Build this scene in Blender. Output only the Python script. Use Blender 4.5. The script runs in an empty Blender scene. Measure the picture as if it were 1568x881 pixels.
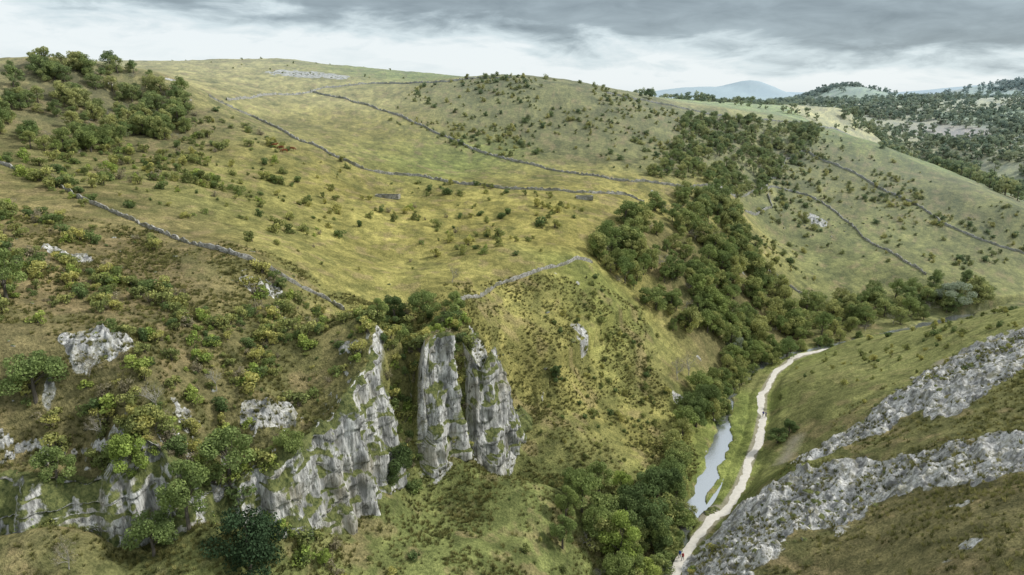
import bpy, math, numpy as np
from mathutils import Vector
RNG=np.random.default_rng(7)
PITCH=15.5; HC=85.0
scene=bpy.context.scene
def link(o): scene.collection.objects.link(o); return o
# ---------------------------------------------------------------- noise
def _h(ix,iy,s):
    n=(ix.astype(np.int64)*374761393+iy.astype(np.int64)*668265263+s*1442695041)&0xffffffff
    n=((n^(n>>13))*1274126177)&0xffffffff
    n=((n^(n>>16))*2246822519)&0xffffffff
    return ((n^(n>>15))&0xffffff)/float(0xffffff)
def vn(x,y,s=0):
    ix=np.floor(x);iy=np.floor(y);fx=x-ix;fy=y-iy
    fx=fx*fx*fx*(fx*(fx*6-15)+10);fy=fy*fy*fy*(fy*(fy*6-15)+10)
    a=_h(ix,iy,s);b=_h(ix+1,iy,s);c=_h(ix,iy+1,s);d=_h(ix+1,iy+1,s)
    return (a+(b-a)*fx)+((c+(d-c)*fx)-(a+(b-a)*fx))*fy
def fbm(x,y,o=4,s=0):
    t=0;a=.5;n=0
    for i in range(o):
        t=t+a*(vn(x,y,s+i*7)*2-1);n+=a;a*=.5
        x,y=(x*.8-y*.6)*2.03+17.1,(x*.6+y*.8)*2.03-9.3
    return t/n
def ridged(x,y,o=4,s=0):
    t=0;a=.5;n=0
    for i in range(o):
        v=1-np.abs(vn(x,y,s+i*7)*2-1);t=t+a*v*v;n+=a;a*=.5
        x,y=(x*.8-y*.6)*2.03+7.1,(x*.6+y*.8)*2.03-3.3
    return t/n
def ss(a,b,x):
    t=np.clip((x-a)/(b-a),0,1);return t*t*(3-2*t)
# ---------------------------------------------------------------- estimated spot heights (metres), mostly image coordinates unprojected at guessed depths
CT="""-68,81,38.8 -56,83,36.7 -51,87,42.5 -42,86,32.8 -34,98,34.9 -29,107,38.2
-24,121,43.3 -22,126,34.0 -16,125,39.2 -11,129,35.6 -5,133,31.2 -3,139,22.6
5,149,14.4 -66,76,31.1 -55,78,29.9 -41,82,28.2 -34,86,25.4 -28,90,20.7
-23,102,20.0 -20,109,17.6 -16,112,16.7 -8,119,16.7 -4,130,17.7 5,145,13.3
-62,70,30.6 -50,77,27.7 -34,80,23.9 -20,98,17.7 -9,92,15.9 8,103,7.7
2,120,11.5 17,135,8.8 34,168,9.6 19,160,13.2 11,160,23.8 6,172,32.0
23,200,37 3,180,37.9 -13,152,38.2 -20,150,38.0 -34,190,40.2 -46,262,49
-26,140,40.4 38,190,20.5 33,200,28 -54,137,52.7 -141,190,67.8 -86,112,58.6
-75,130,54.3 -88,190,58.8 -129,235,68 -53,108,48.3 -64,100,51.0 -74,94,53.1
-48,96,41.9 -58,88,43.5 -70,86,46.4 -38,111,41.3 -42,126,44.9 -46,165,46.1
-71,222,54 -39,96,37.5 -36,140,41.2 -14,225,43 15,235,44 31,275,48
-22,275,51 -75,280,63 -177,285,98 -197,275,97 -149,305,93 -135,315,86
-159,250,78 -156,290,85 -124,330,78 -90,340,70 -129,420,88 -187,580,116
-96,570,107 -72,520,98 -287,540,111 -246,560,114 -35,460,97 34,430,93
-2,450,98 87,460,85 157,490,76 169,430,50 30,375,68 26,320,53 63,305,47
-25,310,53 -29,375,72 -60,350,68 117,395,57 100,330,43 53,255,38 79,255,25
72,228,12 62,225,23 81,217,2 47,185,10.2 149,375,33 127,330,20 129,277,3
183,292,10 256,335,16 243,560,65 230,430,46 255,372,34 265,350,28 249,392,38
235,450,55 117,285,12 161,320,16 139,268,0 181,272,4 135,172,32.0 114,222,2
127,195,18.8 113,142,32.2 92,112,32.2 77,92,33.1 55,62,35.9 101,160,20.3
80,148,15.2 71,130,14.7 59,106,17.5 48,84,20.8 88,132,25.7 72,105,25.7
58,80,30.1 32,99,7.0 35,92,14.7 43,119,4.8 56,126,10.9 47,102,14.9
40,99,13.2 71,158,6.9 83,180,8.2 344,720,71 133,560,79 118,620,86 512,820,37
570,1000,72 723,1000,86 474,640,27 472,700,31"""
wp=[(0,60,6),(-60,40,28),(62,40,37),(0,20,10),(100,40,45),(150,100,42),(-100,60,45),(-150,100,66),(-220,200,82),(-350,300,98),(-160,160,70),(180,150,38),(214,273,4),(300,330,2),(400,600,5),(420,700,8),(400,450,8),(160,250,1),
(0,900,78),(-300,900,95),(0,1500,60),(600,1500,65),(1200,1200,80),(-600,700,110),(-1000,1500,90),(0,3000,50),(1500,3000,60),(-1500,3000,80),(3000,2500,60),(3000,1000,80),(-3000,1000,90),(1000,500,60),(600,300,20)]
path=[(25.0,102.3),(29.6,106.9),(31.9,111.8),(38.3,119.3),(44.2,126.0),(50.6,135.3),(58.2,149.2),(63.3,159.1),(68.8,171.5),(73.9,185.2),(83.0,201.0),(92.8,212.8),(102.1,219.4),(113.9,223.2)]
riv=[(2,30),(8,70),(24,103),(28,109),(38,126),(43.5,137),(48,146),(53,157),(58,170),(62,180),(67,192),(77,205),(93,219),(135,238),(180,262),(240,285),(330,340),(400,450)]
ctrl=[tuple(float(q) for q in t.split(',')) for t in CT.split()]+wp+[(x,y,.8) for x,y in path]+[(x,y,.4) for x,y in riv]
CL=np.array([(-130,72),(-66.5,78),(-55.1,80),(-49.7,82),(-41.3,84),(-34.5,87),(-31.2,92),(-26.8,99),(-23.1,107),(-22.6,118),(-18.8,121),(-16.6,115),(-11.9,120),(-10.6,127),(-5.2,127),(-2.7,134),(4.8,147)],float)
CH=np.array([9,9,9,14,9,10,15,20,22,12,12,18,18,12,14,7,1],float)
def dense(pl,step):
    pl=np.asarray(pl,float); out=[];par=[]
    for i in range(len(pl)-1):
        n=max(1,int(round(np.linalg.norm(pl[i+1][:2]-pl[i][:2])/step)))
        for k in range(n): out.append(pl[i]+(pl[i+1]-pl[i])*k/n); par.append(i+k/n)
    out.append(pl[-1]);par.append(len(pl)-1); return np.array(out),np.array(par)
def smooth(a,n):
    a=a.copy()
    for _ in range(n):
        a[1:-1]=a[1:-1]*.5+(a[:-2]+a[2:])*.25
    return a
CD,cpar=dense(CL,1.5); CDh=np.interp(cpar,np.arange(len(CH)),CH)
def normals(P2):
    t=np.gradient(P2,axis=0); t/=np.linalg.norm(t,axis=1)[:,None]+1e-9
    return np.stack([-t[:,1],t[:,0]],1)
nin=normals(CD)
def cliff_field(x,y):
    out=np.zeros(x.shape);dd=np.full(x.shape,-999.0)
    m=(x>-220)&(x<70)&(y>40)&(y<320)
    xs=x[m];ys=y[m]; r=np.zeros(xs.shape);q=np.zeros(xs.shape)
    for s in range(0,len(xs),40000):
        a=xs[s:s+40000,None]-CD[None,:,0]; b=ys[s:s+40000,None]-CD[None,:,1]
        d2=a*a+b*b; wt=1/(d2+3)**2
        h=(wt*CDh).sum(1)/wt.sum(1); sg=a*nin[:,0]+b*nin[:,1]
        wt2=1/(d2+.5)**3; sd=(wt2*sg).sum(1)/wt2.sum(1)
        d=np.sqrt(d2.min(1))*np.sign(sd); d=np.where(np.abs(d)<3,sd,d)
        st=ss(0,1,(d+1.5)/3.5)
        r[s:s+40000]=h*st*np.exp(-(np.maximum(d,0)/45)**2); q[s:s+40000]=d
    out[m]=r; dd[m]=q; return out,dd
C=np.array(ctrl); c0=9.0
A=np.sqrt(((C[:,None,:2]-C[None,:,:2])**2).sum(2)+c0*c0)
W=np.linalg.solve(A+1e-6*np.eye(len(C)),C[:,2]-cliff_field(C[:,0],C[:,1])[0])
def base(x,y):
    o=np.zeros(x.shape)
    for s in range(0,len(x),20000):
        o[s:s+20000]=np.sqrt((x[s:s+20000,None]-C[:,0])**2+(y[s:s+20000,None]-C[:,1])**2+c0*c0)@W
    j,d=cliff_field(x,y); return o+j,d
def polydist(x,y,pl,step=1.0,lim=30):
    D,par=dense(pl,step); dist=np.full(x.shape,999.0); pr=np.zeros(x.shape)
    m=(x>D[:,0].min()-lim)&(x<D[:,0].max()+lim)&(y>D[:,1].min()-lim)&(y<D[:,1].max()+lim)
    idx=np.nonzero(m)[0]
    for s in range(0,len(idx),30000):
        k=idx[s:s+30000]; d2=(x[k,None]-D[:,0])**2+(y[k,None]-D[:,1])**2; i=d2.argmin(1)
        dist[k]=np.sqrt(d2[np.arange(len(k)),i]); pr[k]=par[i]
    return dist,pr
def capsule(x,y,a,b,r):
    ax,ay=a;bx,by=b; t=np.clip(((x-ax)*(bx-ax)+(y-ay)*(by-ay))/((bx-ax)**2+(by-ay)**2+1e-6),0,1)
    d=np.hypot(x-ax-t*(bx-ax),y-ay-t*(by-ay)); return np.clip(1-d/r,0,1)
# ---------------------------------------------------------------- terrain grid (fine near the dale, coarse to the horizon)
az=np.radians(np.concatenate([np.linspace(-80,-43,60,endpoint=False),np.linspace(-43,43,900),np.linspace(43,80,61)[1:]]))
rr=np.concatenate([25*np.exp(np.linspace(0,math.log(60/25),40,endpoint=False)),60*np.exp(np.linspace(0,math.log(350/60),560,endpoint=False)),350*np.exp(np.linspace(0,math.log(9000/350),330))])
na,nr=len(az),len(rr)
R,AZ=np.meshgrid(rr,az,indexing='ij'); X=(R*np.sin(AZ)).ravel();Y=(R*np.cos(AZ)).ravel()
Z,CDIST=base(X,Y)
Rf=R.ravel()
pth,_=polydist(X,Y,path,.5); pd,_=dense(path,.5); pz0,_=base(pd[:,0],pd[:,1])
pz0=smooth(np.maximum(pz0,.6),60)
rdist,_=polydist(X,Y,riv,1.0,20)
CAPS=[((31,95),(38,102),12),((38,102),(49,112),15),((49,112),(60,107),13),((60,107),(75,95),12),((46,100),(54,98),8),((62,126),(74,131),6),((74,131),(90,135),8),((90,135),(120,147),12),((84,122),(104,130),5),
((-51,129),(-49,131),4),((-85,126),(-83,127),4),((-150,487),(-125,490),22),((157,357),(160,350),5),((-62,94),(-60,95),4),((-40,97),(-37,99),3)]
rock=np.zeros(X.shape)
for a,b,r in CAPS: rock=np.maximum(rock,capsule(X,Y,a,b,r)*1.3)
near=(Rf<420)
n1=fbm(X/30,Y/30,3,1); n2=fbm(X/6,Y/6,3,11); n3=fbm(X/1.6,Y/1.6,3,21)
fade=np.clip(np.minimum((pth-2)/10,(rdist-3)/10),0,1)
Z+=fade*(n1*1.3+n2*.45+n3*.16*np.exp(-Rf/250))
far=ss(500,1200,Rf); Z+=far*fbm(X/350,Y/350,4,31)*13
for gx,gy,am,sx,sy in [(1320,3900,80,150,500),(1050,3900,66,260,500),(650,3900,42,420,500),(698,1500,40,80,150),(1330,1750,55,260,200),(1700,1800,66,300,300),(2300,3000,75,500,400),(2900,4200,90,700,400)]:
    Z+=am*np.exp(-((X-gx)/sx)**2-((Y-gy)/sy)**2)
rk=ss(.14,.52,rock+.6*fbm(X/5,Y/5,4,41)*(rock>0.02))
rid=ridged(X/6+n2*.4,Y/6,4,51)
hz=Z*.45+n2*.7; strata=(np.floor(hz)+ss(.25,.75,hz-np.floor(hz)))-hz
Z+=np.where(near,rk*((rid-.42)*2.6+(ridged(X/2.0,Y/2.0,3,61)-.45)*1.3+strata*1.4),0)*np.clip((pth-1.5)/4,0,1)
cz=ss(-3.5,0,CDIST)*(1-ss(5,11,CDIST))
Z+=cz*(ridged(X/4,Y/4,4,71)-.5)*2.0
pf=1-ss(1.4,4.5,pth); idx=np.nonzero(pf>0)[0]
for s in range(0,len(idx),30000):
    k=idx[s:s+30000]; d2=(X[k,None]-pd[:,0])**2+(Y[k,None]-pd[:,1])**2; i=d2.argmin(1); Z[k]=Z[k]*(1-pf[k])+pz0[i]*pf[k]
rw=1.7+fbm(X/5,Y/5,3,81)*1.5
rb=1-ss(rw-1.0,rw+.7,rdist); Z=Z*(1-rb)+(-.9)*rb
Z=np.where((rdist>=rw)&(pth>4),np.maximum(Z,.35),Z)
Zg=Z.reshape(nr,na)
def ground(x,y):
    x=np.atleast_1d(np.asarray(x,float));y=np.atleast_1d(np.asarray(y,float))
    r=np.hypot(x,y);a=np.arctan2(x,y)
    fi=np.interp(r,rr,np.arange(nr));fj=np.interp(a,az,np.arange(na))
    i=np.clip(fi.astype(int),0,nr-2);j=np.clip(fj.astype(int),0,na-2);u=fi-i;v=fj-j
    return (Zg[i,j]*(1-u)+Zg[i+1,j]*u)*(1-v)+(Zg[i,j+1]*(1-u)+Zg[i+1,j+1]*u)*v
gr=np.gradient(Zg,axis=0)/np.gradient(R,axis=0); ga=np.gradient(Zg,axis=1)/(R*np.gradient(AZ,axis=1))
slope=np.hypot(gr,ga).ravel()
gully=np.maximum(capsule(X,Y,(-20.5,110),(-20.5,128),5),capsule(X,Y,(-10.4,118),(-10,132),2.5))
cd_hi=np.where(Y<90,6.0,13.0)
rockA=np.clip(rk+np.where((CDIST>-4)&(CDIST<cd_hi)&(Y<140),ss(1.0,1.8,slope+.5*n2),0)*.85+np.where(near,ss(.76,.92,fbm(X/9,Y/9,4,91)+.25*np.clip(slope,0,1)),0)*.9,0,1)*(1-ss(0,.5,gully))
dirt=capsule(X,Y,(104,152),(112,150),5)
dirt=np.maximum(dirt,capsule(X,Y,(62,140),(68,148),5)*.55)
dirt=np.maximum(dirt,np.where(pth<4,.55*(1-ss(.9,1.8,pth)),0)); dirt=np.maximum(dirt,np.where(rdist<5,.3*(1-ss(1.6,2.4,rdist)),0)); dirt=np.maximum(dirt,capsule(X,Y,(40.5,124.5),(43,127),3.5)*1.5)
straw=(.285,.262,.09);lush=(.19,.23,.07);olive=(.19,.195,.077);heath=(.17,.157,.076);green=(.16,.185,.068);pale=(.35,.325,.145);dull=(.19,.192,.082);bracken=(.205,.17,.092);spur=(.25,.265,.105)
REG=[(-30,220,38,straw),(-5,235,30,straw),(-70,240,35,straw),(10,175,18,(.35,.33,.12)),(22,185,12,lush),(-30,170,28,(.27,.255,.09)),(-30,320,30,lush),(-70,345,35,straw),(-100,310,30,(.24,.23,.09)),(0,300,25,straw),(50,290,25,straw),(110,320,20,straw),  # brow slope and central field: grass colour brightened to paint in a sun patch
(40,390,45,dull),(-20,400,30,dull),(90,430,45,dull),(-130,450,60,pale),(-220,500,90,pale),(-190,380,60,pale),(-90,540,60,lush),(-60,85,14,heath),(-45,100,14,heath),(-75,115,22,bracken),(-100,150,28,(.205,.18,.085)),(-40,120,12,(.195,.18,.08)),(-95,210,35,olive),(-150,250,40,heath),
(-30,75,14,green),(0,95,16,green),(10,115,14,green),(10,140,12,olive),(28,155,14,(.30,.285,.10)),(38,178,12,(.21,.205,.08)),(40,140,10,lush),(58,160,10,lush),(70,180,9,lush),(90,212,10,lush),(100,165,20,spur),(120,180,20,spur),(90,190,14,spur),(85,155,12,(.215,.225,.09)),(85,115,12,dull),(60,90,14,heath),(75,80,18,heath),(105,120,16,dull),
(160,330,35,(.2,.213,.083)),(200,310,30,(.21,.218,.083)),(240,380,40,olive),(180,400,35,(.22,.218,.083)),(70,240,25,heath),(400,600,120,green),(250,600,90,lush),(130,560,60,pale),(300,520,50,lush)]
cw=np.full(X.shape,.02);col=np.zeros((len(X),3));col+=np.array(olive)*.02
wx=X+fbm(X/25,Y/25,3,101)*10;wy=Y+fbm(X/25,Y/25,3,111)*10
for gx,gy,s,c in REG:
    w=np.exp(-((wx-gx)**2+(wy-gy)**2)/(s*s)*1.1); cw+=w; col+=w[:,None]*np.array(c)
col/=cw[:,None]
fx=np.floor((X+fbm(X/300,Y/300,2,5)*60)/140+Y/900);fy=np.floor((Y+fbm(X/300,Y/300,2,6)*60)/190)
fh=_h(fx,fy,3); fc=np.where(fh[:,None]<.35,np.array(lush)*1.55,np.where(fh[:,None]<.65,np.array(pale)*1.35,np.where(fh[:,None]<.8,np.array(green)*1.1,np.array(straw)*1.2)))
ff=ss(560,700,Y)[:,None]; col=col*(1-ff)+fc*ff
bs_=np.exp(-((X-540)/60)**2-((Y-840)/60)**2)[:,None]; col=col*(1-bs_)+np.array((.38,.30,.26))*bs_
pa=fbm(X/14,Y/14,5,301); pb=fbm(X/3.2+n2,Y/3.2,4,311); pc=fbm(X/5,Y/7,4,321)
calm=1-.65*np.clip(capsule(X,Y,(85,200),(125,165),38)*2,0,1)
col*=np.clip(1+.42*(pa*calm)[:,None],.5,1.5)
col*=np.clip(1+.55*(pb*calm)[:,None]*np.array([1,.92,.9]),.5,1.6)
dk=(ss(.12,.42,pc)*.45*calm)[:,None]*(Rf<500)[:,None]; col=col*(1-dk)+np.array((.10,.115,.045))*dk
br=(ss(.15,.5,fbm(X/4,Y/4,4,331))*.55*calm)[:,None]; col=col*(1-br)+np.array((.28,.225,.125))*br
trk=np.abs(((Z/1.7+pa*1.2)%1)-.5)*2; tk=(ss(.82,1,trk)*ss(.35,.7,slope)*(Rf<330)*.4)[:,None]; col=col*(1-tk)+np.array((.10,.10,.05))*tk
def grid_mesh(name,nr,na,co):
    me=bpy.data.meshes.new(name); nv=nr*na; nf=(nr-1)*(na-1)
    me.vertices.add(nv); me.vertices.foreach_set('co',co.astype(np.float32).ravel())
    i,j=np.meshgrid(np.arange(nr-1),np.arange(na-1),indexing='ij'); a=(i*na+j).ravel()
    q=np.stack([a,a+1,a+na+1,a+na],1)
    me.loops.add(nf*4); me.loops.foreach_set('vertex_index',q.ravel().astype(np.int32))
    me.polygons.add(nf); me.polygons.foreach_set('loop_start',(np.arange(nf)*4).astype(np.int32))
    me.polygons.foreach_set('use_smooth',np.ones(nf,bool)); me.update(calc_edges=True); return me
me=grid_mesh('ground',nr,na,np.stack([X,Y,Z],1))
me.flip_normals()
def fattr(me,n,a):
    t=me.attributes.new(n,'FLOAT','POINT'); t.data.foreach_set('value',a.astype(np.float32))
ca=me.color_attributes.new('cover','FLOAT_COLOR','POINT'); ca.data.foreach_set('color',np.concatenate([col,np.ones((len(col),1))],1).astype(np.float32).ravel())
fattr(me,'rock',rockA);fattr(me,'dirt',dirt)
terrain=link(bpy.data.objects.new('ground',me))
# ---------------------------------------------------------------- materials
class NT:
    def __init__(s,name):
        s.m=bpy.data.materials.new(name); s.m.use_nodes=True; s.t=s.m.node_tree; s.t.nodes.clear(); s.out=s.n('ShaderNodeOutputMaterial')
    def n(s,ty,**k):
        x=s.t.nodes.new(ty)
        for a,b in k.items(): setattr(x,a,b)
        return x
    def l(s,a,b): s.t.links.new(a,b)
    def noise(s,scale,detail=4,rough=.6,vec=None,dist=0):
        x=s.n('ShaderNodeTexNoise'); x.inputs['Scale'].default_value=scale;x.inputs['Detail'].default_value=detail;x.inputs['Roughness'].default_value=rough;x.inputs['Distortion'].default_value=dist
        if vec is not None: s.l(vec,x.inputs['Vector'])
        return x.outputs['Fac']
    def math(s,op,a,b=None,c=None,clamp=False):
        x=s.n('ShaderNodeMath',operation=op);x.use_clamp=clamp
        for i,v in enumerate((a,b,c)):
            if v is None: continue
            if isinstance(v,(int,float)): x.inputs[i].default_value=v
            else: s.l(v,x.inputs[i])
        return x.outputs[0]
    def mr(s,v,a,b,c=0,d=1):
        x=s.n('ShaderNodeMapRange'); s.l(v,x.inputs[0])
        for i,q in enumerate((a,b,c,d)): x.inputs[i+1].default_value=q
        return x.outputs[0]
    def mix(s,f,a,b,mode='MIX'):
        x=s.n('ShaderNodeMix',data_type='RGBA',blend_type=mode)
        for sock,v in ((x.inputs[0],f),(x.inputs[6],a),(x.inputs[7],b)):
            if isinstance(v,(int,float)): sock.default_value=v
            elif isinstance(v,tuple): sock.default_value=(*v,1) if len(v)==3 else v
            else: s.l(v,sock)
        return x.outputs[2]
    def haze(s,c):  # aerial haze painted into the surface colour, growing with distance from the origin
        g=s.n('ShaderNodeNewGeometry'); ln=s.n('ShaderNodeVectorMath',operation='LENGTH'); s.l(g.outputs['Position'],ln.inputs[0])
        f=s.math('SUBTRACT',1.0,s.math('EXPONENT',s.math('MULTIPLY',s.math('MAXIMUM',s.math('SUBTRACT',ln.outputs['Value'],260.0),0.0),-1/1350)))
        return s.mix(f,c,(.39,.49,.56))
    def pos(s): return s.n('ShaderNodeNewGeometry').outputs['Position']
    def nz(s):
        g=s.n('ShaderNodeNewGeometry');x=s.n('ShaderNodeSeparateXYZ');s.l(g.outputs['Normal'],x.inputs[0]);return x.outputs['Z']
    def bsdf(s,c,rough=.9,bump=None,bs=.5,bd=.3,spec=.15):
        b=s.n('ShaderNodeBsdfPrincipled'); b.inputs['Roughness'].default_value=rough; b.inputs['Specular IOR Level'].default_value=spec
        if isinstance(c,tuple): b.inputs['Base Color'].default_value=(*c,1)
        else: s.l(c,b.inputs['Base Color'])
        if bump is not None:
            k=s.n('ShaderNodeBump');k.inputs['Strength'].default_value=bs;k.inputs['Distance'].default_value=bd;s.l(bump,k.inputs['Height']);s.l(k.outputs[0],b.inputs['Normal'])
        s.l(b.outputs[0],s.out.inputs[0]); return b
def rockcol(t,p,zs=.16,crack=True):
    mp=t.n('ShaderNodeMapping');mp.inputs['Scale'].default_value=(1,1,zs);t.l(p,mp.inputs[0])
    a=t.noise(.6,4,.6,mp.outputs[0],.4); b=t.noise(2.4,4,.7,mp.outputs[0])
    col=t.mix(t.mr(a,.36,.58),(.20,.205,.20),(.72,.72,.69))
    col=t.mix(t.mr(b,.38,.55,.75,0),col,(.13,.13,.12))
    if crack:
        c=t.noise(.13,2,.5,p); col=t.mix(t.mr(c,.5,.65,0,.5),col,(.33,.29,.19))
        d=t.noise(.9,4,.7,p); col=t.mix(t.mr(d,.58,.62,0,.7),col,(.08,.08,.07))
    return col,t.math('ADD',a,t.math('MULTIPLY',b,.5))
t=NT('grassland'); p=t.pos()
at=t.n('ShaderNodeAttribute',attribute_name='cover').outputs['Color']
nB=t.noise(.5,4,.7,p);nC=t.noise(2.4,3,.75,p)
c=t.mix(1.0,at,t.mix(t.mr(nB,.32,.68),(.64,.68,.64),(1.34,1.3,1.27)),'MULTIPLY')
c=t.mix(1.0,c,t.mix(t.mr(nC,.32,.68),(.58,.6,.58),(1.42,1.38,1.37)),'MULTIPLY')
di=t.n('ShaderNodeAttribute',attribute_name='dirt').outputs['Fac']
c=t.mix(t.mr(t.math('ADD',di,t.math('MULTIPLY',nB,.4)),.45,.8,0,.9),c,(.34,.31,.24))
rc,rh=rockcol(t,p,.4,False)
rc=t.mix(t.mr(t.math('ADD',nB,t.math('MULTIPLY',t.math('SUBTRACT',nC,.5),.5)),.5,.66,0,.6),rc,(.23,.22,.12))
ra=t.n('ShaderNodeAttribute',attribute_name='rock').outputs['Fac']
rm=t.mr(t.math('ADD',t.math('MULTIPLY',ra,.8),t.math('ADD',t.math('MULTIPLY',nB,1.5),t.math('MULTIPLY',t.math('SUBTRACT',.82,t.nz()),.7))),1.14,1.26)
rm=t.math('MULTIPLY',rm,t.mr(ra,.02,.15))
c=t.mix(rm,c,rc)
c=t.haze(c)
t.bsdf(c,.95,t.math('ADD',nB,t.math('MULTIPLY',nC,.6)),.85,.6,.05); me.materials.append(t.m)
t=NT('limestone'); p=t.pos(); rc,rh=rockcol(t,p)
g1=t.noise(.35,4,.7,p); mp=t.n('ShaderNodeMapping');mp.inputs['Scale'].default_value=(1,1,.12);t.l(p,mp.inputs[0]); g2=t.noise(.3,3,.6,mp.outputs[0])
veg=t.mr(t.math('ADD',t.math('MULTIPLY',t.nz(),.7),t.math('ADD',t.math('MULTIPLY',g1,.7),t.math('MULTIPLY',g2,.7))),.90,1.0)
c=t.mix(veg,rc,t.mix(t.mr(t.noise(1.5,3,.7,p),.35,.65),(.06,.08,.03),(.2,.215,.08)))
t.bsdf(c,.92,rh,.9,.7,.1); M_lime=t.m
t=NT('dry_stone'); p=t.pos()
v=t.n('ShaderNodeTexVoronoi');v.inputs['Scale'].default_value=3.2;t.l(p,v.inputs[0]); sp=t.n('ShaderNodeSeparateColor');t.l(v.outputs['Color'],sp.inputs[0])
c=t.mix(sp.outputs[0],(.17,.165,.145),(.5,.49,.45)); c=t.mix(t.mr(t.noise(.25,3,.6,p),.48,.62,0,.7),c,(.14,.14,.08))
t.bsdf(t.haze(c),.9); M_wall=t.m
t=NT('gravel'); p=t.pos(); c=t.mix(t.noise(1.2,5,.7,p),(.42,.39,.33),(.78,.75,.68)); t.bsdf(c,.95); M_gravel=t.m
t=NT('river_water'); p=t.pos(); b=t.bsdf((.62,.66,.68),.16,t.noise(3.5,3,.6,p),.3,.08,.5); b.inputs['Metallic'].default_value=.85; M_water=t.m
t=NT('bark'); p=t.pos(); t.bsdf(t.mix(t.noise(3,3,.7,p),(.06,.05,.038),(.17,.155,.13)),.95); M_bark=t.m
t=NT('bark_pale'); t.bsdf(t.mix(t.noise(3,3,.7,t.pos()),(.24,.225,.2),(.46,.44,.39)),.95); M_barkpale=t.m
def leafmat(name,a,b,c_,tr=.35):
    t=NT(name); oi=t.n('ShaderNodeObjectInfo').outputs['Random']; lu=t.n('ShaderNodeAttribute',attribute_name='lum').outputs['Fac']
    f=t.math('ADD',t.math('MULTIPLY',oi,.75),t.math('MULTIPLY',lu,.5))
    cr=t.n('ShaderNodeValToRGB'); e=cr.color_ramp.elements; e[0].position=.1;e[0].color=(*a,1);e[1].position=1.0;e[1].color=(*c_,1); k=e.new(.55);k.color=(*b,1); t.l(f,cr.inputs[0])
    c=t.mix(1.0,cr.outputs[0],t.mix(lu,(.75,.75,.78),(1.75,1.75,1.8)),'MULTIPLY')
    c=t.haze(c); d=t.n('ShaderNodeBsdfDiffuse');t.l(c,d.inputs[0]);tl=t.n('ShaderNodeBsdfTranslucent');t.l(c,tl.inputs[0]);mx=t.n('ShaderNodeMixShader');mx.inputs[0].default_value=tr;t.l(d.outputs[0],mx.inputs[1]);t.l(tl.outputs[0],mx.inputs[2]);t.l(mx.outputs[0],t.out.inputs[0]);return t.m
L_wood=leafmat('leaves_woodland',(.12,.165,.06),(.205,.25,.085),(.33,.335,.125))
L_bush=leafmat('leaves_thorn',(.135,.165,.06),(.235,.26,.09),(.39,.37,.12))
L_bright=leafmat('leaves_bright',(.22,.29,.075),(.27,.34,.085),(.32,.37,.10))
L_mid=leafmat('leaves_ash',(.15,.205,.075),(.195,.25,.085),(.24,.29,.095))
L_dark=leafmat('leaves_dark',(.085,.125,.048),(.115,.16,.06),(.15,.195,.07))
L_yew=leafmat('leaves_yew',(.022,.042,.02),(.028,.05,.025),(.036,.06,.028),.1)
L_silver=leafmat('leaves_willow',(.22,.26,.17),(.27,.31,.21),(.3,.34,.24))
L_dry=leafmat('twigs_dry',(.14,.13,.08),(.2,.18,.11),(.26,.23,.15))
L_grass=leafmat('grass_blades',(.11,.125,.045),(.18,.18,.065),(.26,.245,.095))
# ---------------------------------------------------------------- plant templates
class MB:
    def __init__(s): s.v=[];s.f=[];s.mi=[];s.lum=[];s.n=0
    def add(s,v,f,m,l):
        s.v.append(v);s.f+= [tuple(int(k)+s.n for k in q) for q in f];s.mi+=[m]*len(f);s.lum.append(np.broadcast_to(l,(len(v),)));s.n+=len(v)
    def tube(s,pts,rads,seg=6,m=0):
        pts=np.array(pts,float);V=[]
        for i,pp in enumerate(pts):
            d=pts[min(i+1,len(pts)-1)]-pts[max(i-1,0)];d/=np.linalg.norm(d)+1e-9
            u=np.cross(d,[.31,.95,.05]);u/=np.linalg.norm(u);w=np.cross(d,u)
            for k in range(seg):
                a=2*math.pi*k/seg;V.append(pp+rads[i]*(u*math.cos(a)+w*math.sin(a)))
        F=[(i*seg+k,i*seg+(k+1)%seg,(i+1)*seg+(k+1)%seg,(i+1)*seg+k) for i in range(len(pts)-1) for k in range(seg)]
        s.add(np.array(V),F,m,.5)
    def leaves(s,rng,cen,rad,n,size,sq=.8,m=1,lob=None):
        cen=np.array(cen,float);rad=np.array(rad,float);pr=rad**2/np.sum(rad**2);k=rng.choice(len(cen),n,p=pr)
        d=rng.normal(size=(n,3));d/=np.linalg.norm(d,axis=1)[:,None]; q=rad[k]*(.45+.6*rng.random(n)**.45)
        P=cen[k]+d*q[:,None]*np.array([1,1,sq]); nn=d*.9+rng.normal(size=(n,3))*.6;nn/=np.linalg.norm(nn,axis=1)[:,None]
        u=np.cross(nn,rng.normal(size=(n,3)));u/=np.linalg.norm(u,axis=1)[:,None]+1e-9;w=np.cross(nn,u)
        sz=(size*(.55+.9*rng.random(n)))[:,None]
        V=np.stack([P-u*sz*.5,P-w*sz*.32,P+u*sz*.5,P+w*sz*.32],1).reshape(-1,3)
        ll=rng.random(len(cen)) if lob is None else lob
        lum=np.clip(.55*ll[k]+.45*rng.random(n),0,1)
        F=np.arange(n*4).reshape(-1,4); s.v.append(V);s.f+=[tuple(r) for r in (F+s.n).tolist()];s.mi+=[m]*n;s.lum.append(np.repeat(lum,4));s.n+=n*4
    def mesh(s,name,mats):
        me=bpy.data.meshes.new(name);me.from_pydata(np.concatenate(s.v).tolist(),[],s.f)
        for m in mats: me.materials.append(m)
        me.polygons.foreach_set('material_index',np.array(s.mi,np.int32)); fattr(me,'lum',np.concatenate(s.lum));me.update();return me
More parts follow.
